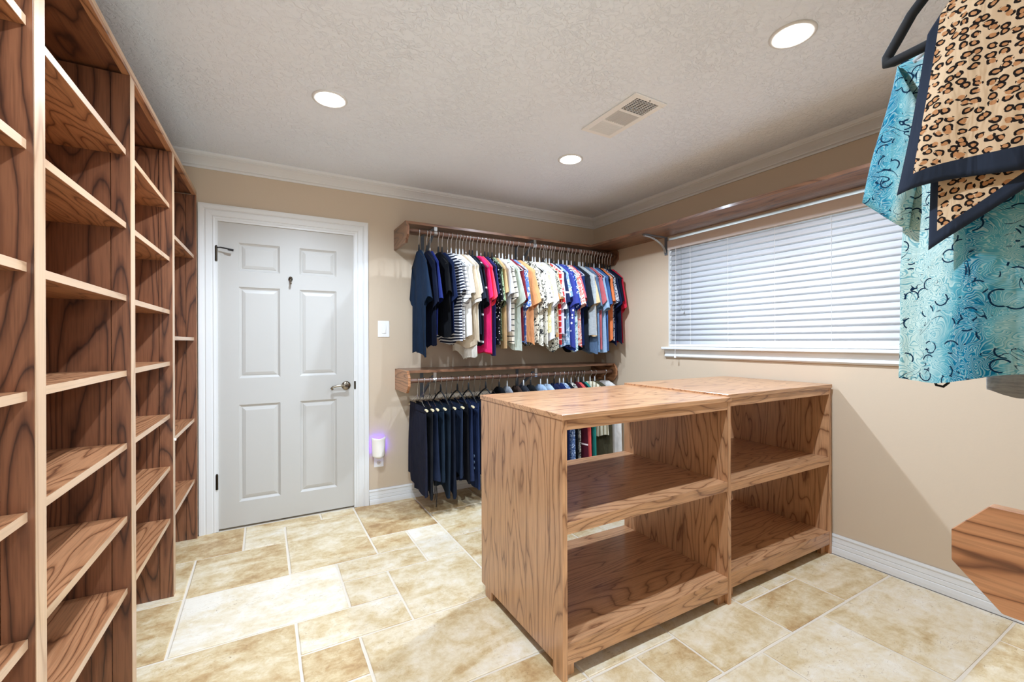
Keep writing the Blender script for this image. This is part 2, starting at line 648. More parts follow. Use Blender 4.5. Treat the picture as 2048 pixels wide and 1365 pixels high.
crown = [(0, .088), (.007, .088), (.008, .078), (.013, .073), (.018, .071), (.018, .066), (.022, .060), (.034, .046), (.050, .032), (.060, .026), (.060, .021), (.066, .018), (.071, .010), (.073, 0)]
t1 = band(crown, lambda a, b: [(XL, D - a, H - b), (R - a, D - a, H - b)], 'trim_1', M['white'])
tag(t1, 'white crown moulding along the door wall', kind='structure')
t2 = band(crown, lambda a, b: [(R - a, D - a, H - b), (R - a, YF, H - b)], 'trim_2', M['white'])
tag(t2, 'white crown moulding above the window wall', kind='structure')
base = [(.002, .110), (.008, .110), (.010, .104), (.012, .100), (.012, .094), (.009, .092), (.011, .080), (.014, .066), (.011, .063), (.015, .060), (.018, .042), (.015, .039), (.020, .035), (.024, .018), (.025, 0)]
CL, CR = DL - .104, DR + .105
bb1 = band(base, lambda a, b: [(CR, D - a, b), (R - a, D - a, b)], 'baseboard_back', M['white'])
tag(bb1, 'white moulded baseboard on the door wall', kind='structure')
bb2 = band(base, lambda a, b: [(R - a, D - a, b), (R - a, YF, b)], 'baseboard_right', M['white'])
tag(bb2, 'white moulded baseboard under the window', kind='structure')
cas = [(-.014, -.05), (-.014, .006), (0, .006), (0, .010), (.010, .012), (.014, .009), (.020, .013), (.050, .017), (.056, .014), (.062, .019), (.080, .022), (.090, .022), (.0915, .0)]
t3 = band(cas, lambda s_, t: [(DL - .012 - s_, D - t, 0), (DL - .012 - s_, D - t, DT + .008 + s_), (DR + .012 + s_, D - t, DT + .008 + s_), (DR + .012 + s_, D - t, 0)], 'trim_3', M['white'])
tag(t3, 'white moulded casing framing the door', kind='structure')

# ---- door (six panels)
PXL, PXR = (-.145, .101), (.224, .470)
ROWS = [(1.72, 1.91), (1.0, 1.614), (.173, .822)]
door = MB()
xs = [DL, PXL[0], PXL[1], PXR[0], PXR[1], DR]
zs = [.012, ROWS[2][0], ROWS[2][1], ROWS[1][0], ROWS[1][1], ROWS[0][0], ROWS[0][1], DT]
fy = D + .004
for i in range(5):
    for j in range(7):
        if i in (1, 3) and j in (1, 3, 5):
            continue
        door.quad((xs[i], fy, zs[j]), (xs[i + 1], fy, zs[j]), (xs[i + 1], fy, zs[j + 1]), (xs[i], fy, zs[j + 1]))
door.box(DL, DR, fy + .013, fy + .035, .012, DT)
door.box(DL, DL + .01, fy + .0005, fy + .013, .012, DT).box(DR - .01, DR, fy + .0005, fy + .013, .012, DT).box(DL, DR, fy + .0005, fy + .013, .012, .02).box(DL, DR, fy + .0005, fy + .013, DT - .01, DT)
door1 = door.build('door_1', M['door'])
tag(door1, 'white six-panel door with nickel lever handle', kind='structure')
for (z0, z1) in ROWS:
    for (x0, x1) in (PXL, PXR):
        m = MB()
        steps = [(0, 0), (.004, .004), (.014, .0105), (.020, .0105), (.022, .008), (.040, .003), (.0415, .003)]
        rr = []
        for ins, dep in steps:
            rr.append([(x0 + ins, fy + dep, z0 + ins), (x1 - ins, fy + dep, z0 + ins), (x1 - ins, fy + dep, z1 - ins), (x0 + ins, fy + dep, z1 - ins)])
        for a, b in zip(rr, rr[1:]):
            for q in range(4):
                m.quad(a[q], a[(q + 1) % 4], b[(q + 1) % 4], b[q])
        m.quad(*rr[-1])
        m.build('door_panel', M['door'], door1)
# lever handle
lx, lz = .535, .917
hd = MB().lathe([(0, -.012), (.020, -.012), (.028, -.008), (.033, -.002), (.033, .004)], (lx, fy, lz), 1, 28)
hd.lathe([(0, -.05), (.010, -.05), (.012, -.045), (.011, -.012)], (lx, fy, lz), 1, 16)
hnd = hd.build('door_handle', M['nickel'], door1, smooth=True)
lv = [(lx, fy - .046, lz), (lx - .02, fy - .05, lz + .004), (lx - .05, fy - .05, lz + .006), (lx - .08, fy - .047, lz + .001), (lx - .098, fy - .045, lz - .004), (lx - .108, fy - .045, lz - .013), (lx - .103, fy - .045, lz - .021), (lx - .095, fy - .045, lz - .018)]
MB().tube(lv, [.011, .010, .0085, .008, .008, .0085, .008, .006], 10).build('lever', M['nickel'], hnd, smooth=True)
MB().box(DR - .001, DR + .0115, fy - .012, fy + .02, lz - .03, lz + .03).build('latch_plate', M['bronze'], door1, bevel=.002)
for z in (1.823, .326):
    hg = MB().tube([(DL - .006, fy - .012, z - .048), (DL - .006, fy - .012, z + .048)], .0075, 10)
    hg.lathe([(0, .056), (.005, .053), (.007, .048)], (DL - .006, fy - .012, z), 2, 10)
    h_ = hg.build('hinge', M['bronze'], door1, smooth=False)
    if z > 1:
        MB().tube([(DL - .004, fy - .014, z + .040), (DL + .02, fy - .04, z + .038), (DL + .085, fy - .045, z + .028)], .0045, 8).tube([(DL + .06, fy - .046, z + .029), (DL + .092, fy - .045, z + .024)], .0075, 8).build('door_stop', M['blackplastic'], h_)
# coat hook
hk = MB().prism([(1.685, .152), (1.70, .158), (1.704, .167), (1.70, .176), (1.685, .181), (1.66, .172), (1.648, .167), (1.66, .161)], 1, fy - .006, fy)
hk.tube([(.1665, fy - .006, 1.69), (.1665, fy - .02, 1.672), (.1665, fy - .03, 1.648), (.1665, fy - .042, 1.648), (.1665, fy - .048, 1.662)], [.006, .007, .006, .006, .007], 8)
hk.build('coat_hook', M['nickel'], door1, smooth=True)

# ---- window
win = MB().box(R + .085, R + .125, WY0, WY0 + .05, WZ0, WZ1).box(R + .085, R + .125, WY1 - .05, WY1, WZ0, WZ1).box(R + .085, R + .125, WY0 + .05, WY1 - .05, WZ0, WZ0 + .05).box(R + .085, R + .125, WY0 + .05, WY1 - .05, WZ1 - .05, WZ1)
win1 = win.build('window_1', M['white'])
tag(win1, 'wide white-framed sliding window behind closed blinds', kind='structure')
MB().box(R + .08, R + .12, 1.575, 1.645, WZ0 + .05, WZ1 - .05).build('meeting_stile', M['white'], win1)
MB().box(R + .10, R + .104, WY0 + .05, 1.575, WZ0 + .05, WZ1 - .05).build('pane', M['glass'], win1)
MB().box(R + .104, R + .108, 1.645, WY1 - .05, WZ0 + .05, WZ1 - .05).build('pane', M['glass'], win1)
MB().box(R + .0005, R + .085, WY0 - .0005, WY0 + .004, WZ0, WZ1).box(R + .0005, R + .085, WY1 - .004, WY1 + .0005, WZ0, WZ1).box(R + .0005, R + .085, WY0, WY1, WZ1 - .004, WZ1 + .0005).build('window_jamb', M['white'], win1)
MB().box(R - .048, R + .085, WY0 - .05, WY1 + .04, WZ0 - .02, WZ0 + .001).build('window_stool', M['white'], win1, bevel=.004)
ap = [(0, 1.1695), (.030, 1.1695), (.026, 1.158), (.014, 1.140), (.012, 1.133), (.020, 1.128), (.022, 1.116), (.014, 1.106), (0, 1.104)]
apm = band(ap, lambda a, b: [(R, WY0 - .02, b), (R - a, WY0 - .02 - a * .3, b), (R - a, WY1 + .03 - a * .3, b), (R, WY1 + .03, b)], 'window_apron', M['white'], win1)

ex = MB().box(R + 2.6, R + 2.7, -3, 7, -.5, 3.4).build('sky_blocker', plain('sky_blocker_grey', (120, 124, 128), .8))  # unseen slab added to block sky and dim the blind
tag(ex, 'unseen grey slab added outside the window to dim the blind', kind='structure')

# ---- window blind
bl = empty('window_blind', (R + .012, (WY0 + WY1) / 2, WZ0))
tag(bl, 'white two-inch slatted blind closed over the window', 'blind')
BW = (WY1 - WY0) / 2 - .018
MB().box(-.026, .03, -BW, BW, .815, .862).build('headrail', M['plastic'], bl, bevel=.002)
MB().prism([(-BW - .004, .792), (BW + .004, .792), (BW + .004, .868), (-BW - .004, .868)], 0, -.042, -.032).build('valance', plain('valance_vinyl', (214, 202, 194), .5), bl, bevel=.003)
ns, pitch = 20, .0405
tl = math.radians(63)
sm = MB()
wd = .0255
def slat_pt(i, j):
    t = -1 + 2 * j / 6
    crown_ = .0035 * (1 - t * t)
    lx_, lz_ = t * wd, crown_
    return (lx_ * math.cos(tl) - lz_ * math.sin(tl), (-BW, BW)[i], lx_ * math.sin(tl) + lz_ * math.cos(tl))
sm.grid(slat_pt, 1, 6)
sme = sm.mesh('slat', M['slat'], smooth=True)
for q in range(ns):
    s_ = obj('slat', sme, bl, (0, 0, .036 + .018 + q * pitch - .012))
    solidify(s_, .0022)
MB().box(-.024, .024, -BW, BW, .004, .022).build('bottom_rail', M['plastic'], bl, bevel=.003)
for yy in (2.3, 1.982, 1.65, 1.323, .98):
    yl = yy - (WY0 + WY1) / 2
    MB().tube([(-.027, yl, .012), (-.027, yl, .83)], .0011, 5).tube([(.027, yl, .012), (.027, yl, .83)], .0011, 5).build('ladder_cord', M['plastic'], bl)
yl = 2.42 - (WY0 + WY1) / 2
MB().tube([(-.046, yl, .80), (-.048, yl, .3), (-.060, yl, -.06)], .0013, 5).lathe([(.002, .0), (.006, -.012), (.009, -.026), (0, -.026)], (-.060, yl, -.058), 2, 10).build('lift_cord', M['plastic'], bl)
yl = 2.37 - (WY0 + WY1) / 2
MB().tube([(-.046, yl, .80), (-.047, yl, .315)], .0013, 5).lathe([(.002, .0), (.004, -.006), (.007, -.024), (0, -.024)], (-.047, yl, .315), 2, 10).build('tilt_cord', plain('grey_tassel', (120, 122, 120), .5), bl)

# ---- recessed ceiling lights
def can_light(x, y, label, grp='recessed ceiling lights'):
    e = empty('recessed_light', (x, y, H))
    tag(e, label, 'light', grp)
    MB().lathe([(.083, -.0005), (.083, -.004), (.078, -.007), (.066, -.007), (.064, -.004), (.0635, -.001)], (0, 0, 0), 2, 40).build('trim_ring', M['white'], e, smooth=True)
    MB().lathe([(.0635, -.002), (.062, -.0005)], (0, 0, 0), 2, 40).build('gasket', M['bronze'], e)
    MB().lathe([(.062, -.001), (.050, -.001 - .008), (.030, -.014), (0, -.016)], (0, 0, 0), 2, 40).build('bulb', M['bulb'], e, smooth=True)
    ld = bpy.data.lights.new('lamp', 'SPOT')
    ld.energy = LAMP_W
    ld.color = (.78, .93, 1.12)
    ld.spot_size = math.radians(158)
    ld.spot_blend = .6
    ld.shadow_soft_size = .025
    lo = bpy.data.objects.new('lamp', ld)
    COL.objects.link(lo)
    lo.parent = e
    lo.location = (0, 0, -.06)
    return e


can_light(.292, 2.354, 'lit round recessed light in the ceiling nearest the door')
can_light(1.784, 2.359, 'lit round recessed light in the ceiling beyond the air vent')
can_light(1.829, .97, 'lit round recessed light in the ceiling beside the teal blouse')
can_light(.292, .97, 'lit round recessed light in the ceiling above the camera side')

# ---- ceiling vent
vt = empty('ceiling_vent', (1.692, 1.779, H))
tag(vt, 'white metal ceiling air vent with three louvered sections', 'vent')
fx, fyv = .1085, .2125
MB().box(-fx, fx, -fyv, -.185, -.009, -.0005).box(-fx, fx, .185, fyv, -.009, -.0005).box(-fx, -.075, -.185, .185, -.009, -.0005).box(.075, fx, -.185, .185, -.009, -.0005).box(-.075, .075, -.070, -.052, -.009, -.0005).box(-.075, .075, .056, .074, -.009, -.0005).build('vent_frame', M['plastic'], vt, bevel=.002)
MB().box(-.076, .076, -.186, .186, -.0015, -.0006).build('duct_shade_sheet', M['dark'], vt)  # thin dark sheet, its colour stands in for shade inside the duct
for q in range(9):
    y = -.178 + q * .0128
    MB().prism([(y, -.009), (y + .004, -.009), (y + .007, -.002), (y + .003, -.002)], 0, -.075, .075).build('louver', M['ventgrey'], vt)
for q in range(7):
    x = -.064 + q * .0213
    MB().box(x - .0022, x + .0022, -.185, -.070, -.0095, -.004).build('cross_bar', M['ventgrey'], vt)
for q in range(10):
    x = -.072 + q * .0148
    MB().prism([(-.009, x + .010), (-.009, x + .013), (-.002, x + .003), (-.002, x)], 1, -.052, .056).build('louver', M['ventgrey'], vt)
for q in range(10):
    y = .076 + q * .0108
    MB().prism([(y, -.002), (y + .003, -.002), (y + .0125, -.009), (y + .0095, -.009)], 0, -.075, .075).build('louver', M['white'], vt)
MB().lathe([(0, -.0115), (.003, -.011), (.0045, -.009)], (.0, -.199, 0), 2, 10).build('screw', M['nickel'], vt)

# ---- switch, outlet, night light
sw = empty('light_switch', (.8105, D, 1.341))
tag(sw, 'white rocker light switch between door and clothes', 'switch')
MB().box(-.044, .044, -.006, 0, -.0625, .0625).build('wall_plate', M['plastic'], sw, bevel=.002)
MB().box(-.0175, .0175, -.010, -.006, -.034, .034).build('paddle', M['plastic'], sw, bevel=.0015)
MB().box(.005, .012, -.0125, -.010, -.03, -.008).build('dimmer_slide', M['plastic'], sw, bevel=.001)
ou = empty('wall_outlet', (.770, D, .335))
tag(ou, 'white wall outlet under the violet night light', 'outlet')
MB().box(-.036, .036, -.005, 0, -.058, .058).build('wall_plate', M['plastic'], ou, bevel=.002)
om = MB()
for zz in (-.024, .024):
    om.lathe([(0, -.0075), (.015, -.0075), (.0165, -.005)], (0, 0, zz), 1, 20)
om.build('receptacle', plain('ivory_plastic', (216, 206, 192), .4), ou)
sl = MB()
for sx in (-.006, .006):
    sl.box(sx - .001, sx + .001, -.0082, -.0074, -.03, -.02)
sl.build('slot', M['dark'], ou)
nl = empty('night_light', (.762, D, .43))
tag(nl, 'white plug-in night light glowing violet against the wall', 'night light')
cv = []
for q in range(13):
    a = math.pi * q / 12
    cv.append((.052 * math.cos(a), -.028 - .036 * math.sin(a)))
def nlp(i, j):
    x, y = cv[i]
    t = j / 8
    tp_ = 1 - .14 * t * t
    z = .085 - t * .16 + (.012 * (1 - abs(x) / .052) * (1 if j == 0 else 0)) * -1
    if j == 8:
        z += .016 * (abs(x) / .052) ** 2
    return (x * tp_, y, z)
cover = MB().grid(nlp, 12, 8).build('cover', plain('cream_cover', (238, 232, 222), .4), nl, smooth=True)
solidify(cover, .003)
MB().box(-.036, .036, -.028, -.0055, -.055, .06).build('plug_body', M['plastic'], nl, bevel=.004)
MB().box(-.038, .038, -.0275, -.0225, .062, .066).box(-.047, -.043, -.026, -.022, -.03, .06).box(.043, .047, -.026, -.022, -.03, .06).build('led_strip', M['violet'], nl)

# ================================================================== BOOKCASE
bc = empty('bookcase', (-.371, 3.408, 0), math.radians(-1.277))
tag(bc, 'tall dark-stained oak bookcase with open shelves and pale edges', 'bookcase')
TOP = 2.205
posts = [(0.0, .022), (-.72, -.675), (-1.42, -1.37), (-2.113, -2.065), (-2.80, -2.755)]
for i, (a, b) in enumerate(posts):
    th = .05
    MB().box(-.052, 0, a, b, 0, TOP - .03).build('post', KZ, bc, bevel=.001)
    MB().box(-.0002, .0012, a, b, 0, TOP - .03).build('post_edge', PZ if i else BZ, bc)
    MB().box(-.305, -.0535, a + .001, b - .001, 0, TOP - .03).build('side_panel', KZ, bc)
MB().box(-.022, 0, posts[-1][0], posts[0][1], TOP - .03, TOP).build('top_rail', BY, bc)
MB().box(-.0002, .0012, posts[-1][0], posts[0][1], TOP - .018, TOP).build('top_rail_edge', PY, bc)
MB().box(-.305, -.0225, posts[-1][0], posts[0][1], TOP - .02, TOP).build('top_board', KY, bc)  # shade at the top of the case is put into this darker wood
bays = [([1.795, 1.277, .761, .381], 0), ([1.917, 1.66, 1.405, 1.15, .897, .64, .388], 1), ([1.917, 1.66, 1.405, 1.15, .897, .64, .388], 2), ([1.925, 1.668, 1.408, 1.146, .888, .628, .37], 3)]
for zs_, i in bays:
    y0, y1 = posts[i + 1][1] + .001, posts[i][0] - .001
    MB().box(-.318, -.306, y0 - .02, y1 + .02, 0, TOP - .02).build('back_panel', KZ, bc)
    for z in zs_:
        dz = random.uniform(-.004, .004)
        s_ = MB().box(-.304, -.013, y0, y1, z - .019 + dz, z + dz).build('shelf', BY, bc)
        MB().box(-.0128, -.011, y0, y1, z - .0195 + dz, z + .0003 + dz).build('shelf_edge', PY, s_)
MB().lathe([(0, .008), (.006, .006), (.008, 0)], (.0012, -.69, .762), 0, 14).build('bumper', M['plastic'], bc, smooth=True)

# ================================================================== ISLAND UNITS
def island(loc, W, dep, top, label, mid):
    e = empty('island_shelf', loc)
    tag(e, label, 'shelf unit', 'oak island shelf units')
    T = .021
    MB().box(-.003, W + .003, -.006, dep + .006, top - T, top).build('top_board', WX, e, bevel=.0015)
    MB().box(T + .0005, W - T - .0005, 0, .02, top - T - .038, top - T - .0005).build('front_rail', WX, e, bevel=.001)
    MB().box(T + .0005, W - T - .0005, dep - .02, dep, top - T - .046, top - T - .0005).build('back_rail', WX, e, bevel=.001)
    for x0, pl in ((0, 0), (W - T, 1)):
        # side panel with two feet left standing by a cut-out at the bottom
        poly = [(.0, 0), (.062, 0), (.062, .045), (dep - .105, .045), (dep - .105, 0), (dep - .042, 0), (dep - .042, .044), (dep, .044), (dep, top - T - .0005), (0, top - T - .0005)]
        sp = MB().prism(poly, 0, x0, x0 + T).build('side_panel', WZ, e)
        MB().box(x0, x0 + T, -.0012, -.0001, .0, top - T - .0005).build('edge_strip', WZ, sp)
    for z0, nm in ((mid, 'middle_shelf'), (.128, 'bottom_shelf')):
        s_ = MB().box(T + .0005, W - T - .0005, .0035, dep - .0005, z0 - T, z0).build(nm, WX, e)
        MB().box(T + .0005, W - T - .0005, .0005, .003, z0 - (.043 if nm[0] == 'm' else T), z0 + .0003).build('edge_strip', WX, s_)
    MB().box(T + .0005, W - T - .0005, 0, .02, .055, .128 - T - .0005).build('bottom_rail', WX, e, bevel=.001)
    MB().box(T + .0005, W - T - .0005, dep - .02, dep, .055, .128 - T - .0005).build('bottom_rail', WX, e, bevel=.001)
    for x0 in (T + .001, W - T - .046):
        for y0 in (.022, dep - .095):
            MB().box(x0, x0 + .045, y0, y0 + .022, 0, .104).build('foot', WZ, e)
    return e


island((.943, 1.303, 0), .975, .682, .976, 'oak island shelf unit standing nearest the door', .577)
island((1.925, 1.322, 0), .958, .682, .986, 'oak island shelf unit standing against the window wall', .562)

# ================================================================== CLOSET ROD SHELVES
def end_poly(z0, z1, d0, dep, sgn):
    """outline in (y, z): d0 = wall y, extends by dep in direction sgn, front corners cut"""
    f = d0 + sgn * dep
    return [(d0, z0), (d0 + sgn * (dep - .05), z0), (f, z0 + .052), (f, z1 - .045), (f - sgn * .038, z1), (d0, z1)]


def rod_unit(name_lbl, x0, x1, wall, sgn, ztop, zbot, rodz, dep=.36, shelfdep=.322, brackets=(), panels=(1, 1)):
    e = empty('closet_shelf', ((x0 + x1) / 2, wall, ztop))
    tag(e, name_lbl, 'closet shelf', 'oak closet shelves with hanging rods')
    cx = (x0 + x1) / 2
    sh = lambda m: [setattr(m, 'v', [(x - cx, y - wall, z - ztop) for x, y, z in m.v]), m][1]
    ya, yb = sorted((wall + sgn * .001, wall + sgn * shelfdep))
    sh(MB().box(x0 + .0195, x1 - .0195, ya, yb, ztop - .02, ztop)).build('shelf_board', CX, e, bevel=.001)
    for px in ([x0] if panels[0] else []) + ([x1 - .019] if panels[1] else []):
        sh(MB().prism(end_poly(zbot, ztop - .001, wall + sgn * .001, dep, sgn), 0, px, px + .019)).build('end_panel', CY if ztop > 2 else BY, e, bevel=.001)
    ry = wall + sgn * .306
    rod = sh(MB().tube([(x0 + .020, ry, rodz), (x1 - .020, ry, rodz)], .0165, 18)).build('hanging_rod', wood('rod_wood_' + name_lbl[:5], 0, lin((108, 76, 60)), lin((97, 67, 52)), lin((74, 50, 39)), .4, 5), e, smooth=False)
    for px in (x0 + .0195, x1 - .0275):
        sh(MB().lathe([(.017, 0), (.024, .0), (.024, .008), (.017, .008)], (px, ry, rodz), 0, 18)).build('rod_socket', CX, e)
    for bx in brackets:
        m = MB()
        y1 = wall + sgn * .003
        m.box(bx - .014, bx + .014, *sorted((wall + sgn * .0005, wall + sgn * .005)), ztop - .24, ztop - .021)
        m.box(bx - .014, bx + .014, *sorted((wall + sgn * .005, wall + sgn * .30)), ztop - .025, ztop - .021)
        m.prism([(wall + sgn * .005, ztop - .235), (wall + sgn * .005, ztop - .215), (wall + sgn * .27, ztop - .045), (wall + sgn * .28, ztop - .06)], 0, bx - .008, bx + .008)
        br = sh(m).build('shelf_bracket', M['bluegrey'], e)
        m = MB().box(bx - .012, bx + .012, *sorted((ry + sgn * .004, ry + sgn * .016)), rodz + .016, ztop - .021)
        m.lathe([(.0172, -.012), (.0195, -.012), (.0195, .012), (.0172, .012)], (bx, ry, rodz), 0, 16)
        sh(m).build('rod_hook', M['steel'], br)
    return e


URZ, LRZ = 2.052, .955
RODY = D - .306
rod_unit('upper oak closet shelf with full clothes rod on door wall', .892, R - .001, D, -1, 2.118, 1.959, URZ, brackets=(1.122, 1.999))
rod_unit('lower oak closet shelf with clothes rod beside the door', .897, R - .026, D, -1, 1.032, .868, LRZ, brackets=(1.112, 2.004))
NY = YF + .306
rod_unit('raised oak closet shelf carrying the teal blouse', .86, R - .001, YF, 1, 2.118, 1.959, URZ, shelfdep=.27)
rod_unit('low oak closet shelf end jutting in beneath the teal blouse', .86, R - .026, YF, 1, 1.018, .876, .945, shelfdep=.27)

# right wall shelf over the window with scroll bracket
rs = empty('wall_shelf', (R, 1.3, 2.118))
tag(rs, 'long oak wall shelf running above the window', 'shelf')
ylo, yhi = .26, D - .3235
MB().box(-.305, -.001, ylo - 1.3, yhi - 1.3, -.020, 0).build('shelf_board', CY, rs, bevel=.001)
for by in (2.545, .62):
    m = MB()
    y = by - 1.3
    m.box(-.006, -.0005, y - .014, y + .014, -.168, -.0205)
    m.box(-.262, -.006, y - .014, y + .014, -.0255, -.0205)
    arc = [(-.255 + .0, y, -.033)]
    for q in range(9):
        a = math.pi / 2 * q / 8
        arc.append((-.25 + .235 * math.sin(a), y, -.155 + .122 * math.cos(a) - .0))
    bk = m.build('shelf_bracket', M['bluegrey'], rs)
    for dy in (-.007, .007):
        MB().tube([(p[0], p[1] + dy, p[2]) for p in arc], .004, 6).build('bracket_scroll', M['steel'], bk, smooth=True)
    MB().tube([(-.20, y, -.03), (-.12, y, -.05), (-.05, y, -.09), (-.012, y, -.15)], .003, 6).build('bracket_scroll', M['steel'], bk, smooth=True)

# ================================================================== CLOTHES
ORD = ['first', 'second', 'third', 'fourth', 'fifth', 'sixth', 'seventh', 'eighth', 'ninth', 'tenth', 'eleventh', 'twelfth', 'thirteenth', 'fourteenth', 'fifteenth', 'sixteenth', 'seventeenth', 'eighteenth', 'nineteenth', 'twentieth']
def ordinal(n):
    if n < 20:
        return ORD[n]
    t, u = divmod(n + 1, 10)
    tens = {2: 'twent', 3: 'thirt', 4: 'fort', 5: 'fift', 6: 'sixt'}[t]
    return tens + 'ieth' if u == 0 else tens + 'y-' + ORD[u - 1]


def hook_pts(drop=.135):
    pts = []
    for q in range(11):
        a = math.radians(-40 + 230 * q / 10)
        pts.append((0, .0205 * math.cos(a), .0205 * math.sin(a)))
    pts = [(0, p[1], p[2]) for p in pts]
    pts += [(0, -.012, -.02), (0, 0, -.045), (0, 0, -drop)]
    return pts


HOOK = MB().tube(hook_pts(), .0023, 6).mesh('hook', M['wire'], smooth=True)
def shoulders(r, drop=.152, wid=.168, fall=.095, bar=True):
    m = MB().tube([(0, 0, -drop + .055), (0, 0, -drop + .027), (0, 0, -drop - .004)], [r * .9, r * 1.3, r * 1.6], 8)
    pts = []
    for q in range(-6, 7):
        t = q / 6
        pts.append((0, wid * t, -drop - fall * abs(t) ** 1.35))
    m.tube(pts, r, 6)
    if bar:
        m.tube([(0, -wid, -drop - fall), (0, wid, -drop - fall)], r * .7, 6)
    return m
SH_BAR = shoulders(.0055, .088, .185, .105).mesh('shoulders', M['black'], smooth=True)
SH_LOWB = shoulders(.0055, .092, .155, .085).mesh('shoulders', M['black'], smooth=True)
SH_LOWG = shoulders(.0048, .092, .155, .085).mesh('shoulders', M['greyhanger'], smooth=True)
HOOK_S = MB().tube(hook_pts(.08), .0023, 6).mesh('hook', M['wire'], smooth=True)
SH_BLACK = shoulders(.0055).mesh('shoulders', M['black'], smooth=True)
SH_GREY = shoulders(.0048).mesh('shoulders', M['greyhanger'], smooth=True)
SH_WIRE = shoulders(.0022).mesh('shoulders', M['wire'], smooth=True)
def clip_mesh():
    m = MB()
    for sy in (-1, 1):
        m.tube([(0, sy * .178, -.192), (0, sy * .212, -.196)], .0085, 10)
    return m.mesh('clip', M['clip'])
CLIP = clip_mesh()
def wireframe():
    m = MB().tube([(0, 0, -.10), (0, -.19, -.190)], .0019, 5).tube([(0, 0, -.10), (0, .19, -.190)], .0019, 5).tube([(0, -.19, -.19), (0, .19, -.19)], .0016, 5)
    return m.mesh('frame', M['wire'])
WIREF = wireframe()


def hanger(x, y, z, kind, label, group, rz=0):
    e = empty('clothes_hanger', (x, y, z), rz)
    tag(e, label, 'hanger', group)
    obj('hook', HOOK_S if kind in ('bar', 'lowb', 'lowg') else HOOK, e)
    if kind == 'clip':
        obj('frame', WIREF, e)
        obj('clip', CLIP, e)
    else:
        obj('shoulders', {'black': SH_BLACK, 'grey': SH_GREY, 'wire': SH_WIRE, 'bar': SH_BAR, 'lowb': SH_LOWB, 'lowg': SH_LOWG}[kind], e)
    return e


def shirt(x, y, z, rz, mat, label, group, rnd, L=.70, wid=.195, T=.011, fold=.007, sleeve=.24, ztop=-.142, name='shirt', cat='shirt', hemw=1.05, flare=.0, sleeves=True, fall=.10):
    ph, ph2, ph3 = rnd.uniform(0, 6.28), rnd.uniform(0, 6.28), rnd.uniform(0, 6.28)
    kf = rnd.choice((1.5, 2, 2, 3))
    hem = rnd.uniform(.008, .030)
    n, rows = 28, 16
    lean = rnd.uniform(-.02, .006)
    bodyw = rnd.uniform(.80, .96)

    def P(i, j):
        th = 2 * math.pi * i / n
        s = j / rows
        c = math.cos(th)
        zt = ztop - fall * max(0, (abs(c) * wid - .04) / (wid - .04)) ** 1.1
        zh = ztop - L + hem * math.sin(3 * c + ph2) + .5 * hem * math.sin(7 * c + ph3) + .014 * c
        zz = zt * (1 - s) + zh * s
        t = min(1, s * 2.2)
        wv = wid * (1 + (bodyw * hemw - 1) * t * t * (3 - 2 * t) + .05 * s * s)
        yy = c * wv + lean * s
        th_ = T * (.45 + .55 * min(1, s * 4)) * (1 + flare * s)
        xx = math.sin(th) * th_ * (1 - .3 * c * c) + fold * (.15 + .85 * s) * math.sin(kf * math.pi * c + ph + s * 1.4)
        xx += .35 * fold * math.sin(9 * c + ph3 + 2 * s) * s
        return (xx, yy, zz)
    m = MB().grid(P, n, rows, closed_u=True)
    b0 = 0
    # shoulder seam closes the top
    for i in range(1, n // 2):
        m.f.append((b0 + i, b0 + i - 1 if i > 1 else b0, b0 + (n - i + 1) % n, b0 + n - i))
        m.mi.append(0)
    o = m.build(name, mat, None, smooth=True)
    o.location = (x, y, z)
    o.rotation_euler = (0, 0, rz)
    tag(o, label, cat, group)
    if sleeves:
        for sg in (-1, 1):
            sl = sleeve * rnd.uniform(.85, 1.15)
            out = rnd.uniform(.045, .085) if sg < 0 else rnd.uniform(.03, .05)
            q0, q1 = rnd.uniform(0, 6), rnd.uniform(-.008, .006)
            bulge = rnd.uniform(.007, .013)
            wb_ = rnd.uniform(.075, .105)

            def Q(i, j, sg=sg, sl=sl, out=out, q0=q0, q1=q1, wb_=wb_, bulge=bulge):
                s = j / 9
                th = 2 * math.pi * i / 18
                # outer (upper) edge and inner (underarm) edge of the sleeve in (y, z)
                oy = wid - .012 + out * s ** .85
                oz = ztop - fall - .004 - sl * s
                iy = wid * .86 - .06 + (out * .55 + .02 - wb_ * .25) * s
                iz = ztop - fall - .115 - sl * .80 * s - .03 * s * (1 - s)
                cy_, cz, hy_, hz_ = (oy + iy) / 2, (oz + iz) / 2, (oy - iy) / 2, (oz - iz) / 2
                c = math.cos(th)
                yy = sg * (cy_ + hy_ * c)
                zz = cz + hz_ * c - .006 * s * math.sin(th * 2 + q0)
                tt = (.009 + bulge * s) * math.sin(th)
                xx = tt + q1 * s + .005 * math.sin(th * 2 + q0) * s + .004 * math.sin(4 * c + q0) * s
                return (xx, yy, zz)
            sm_ = MB().grid(Q, 18, 9, closed_u=True)
            sm_.build('sleeve', mat, o, smooth=True)
    return o


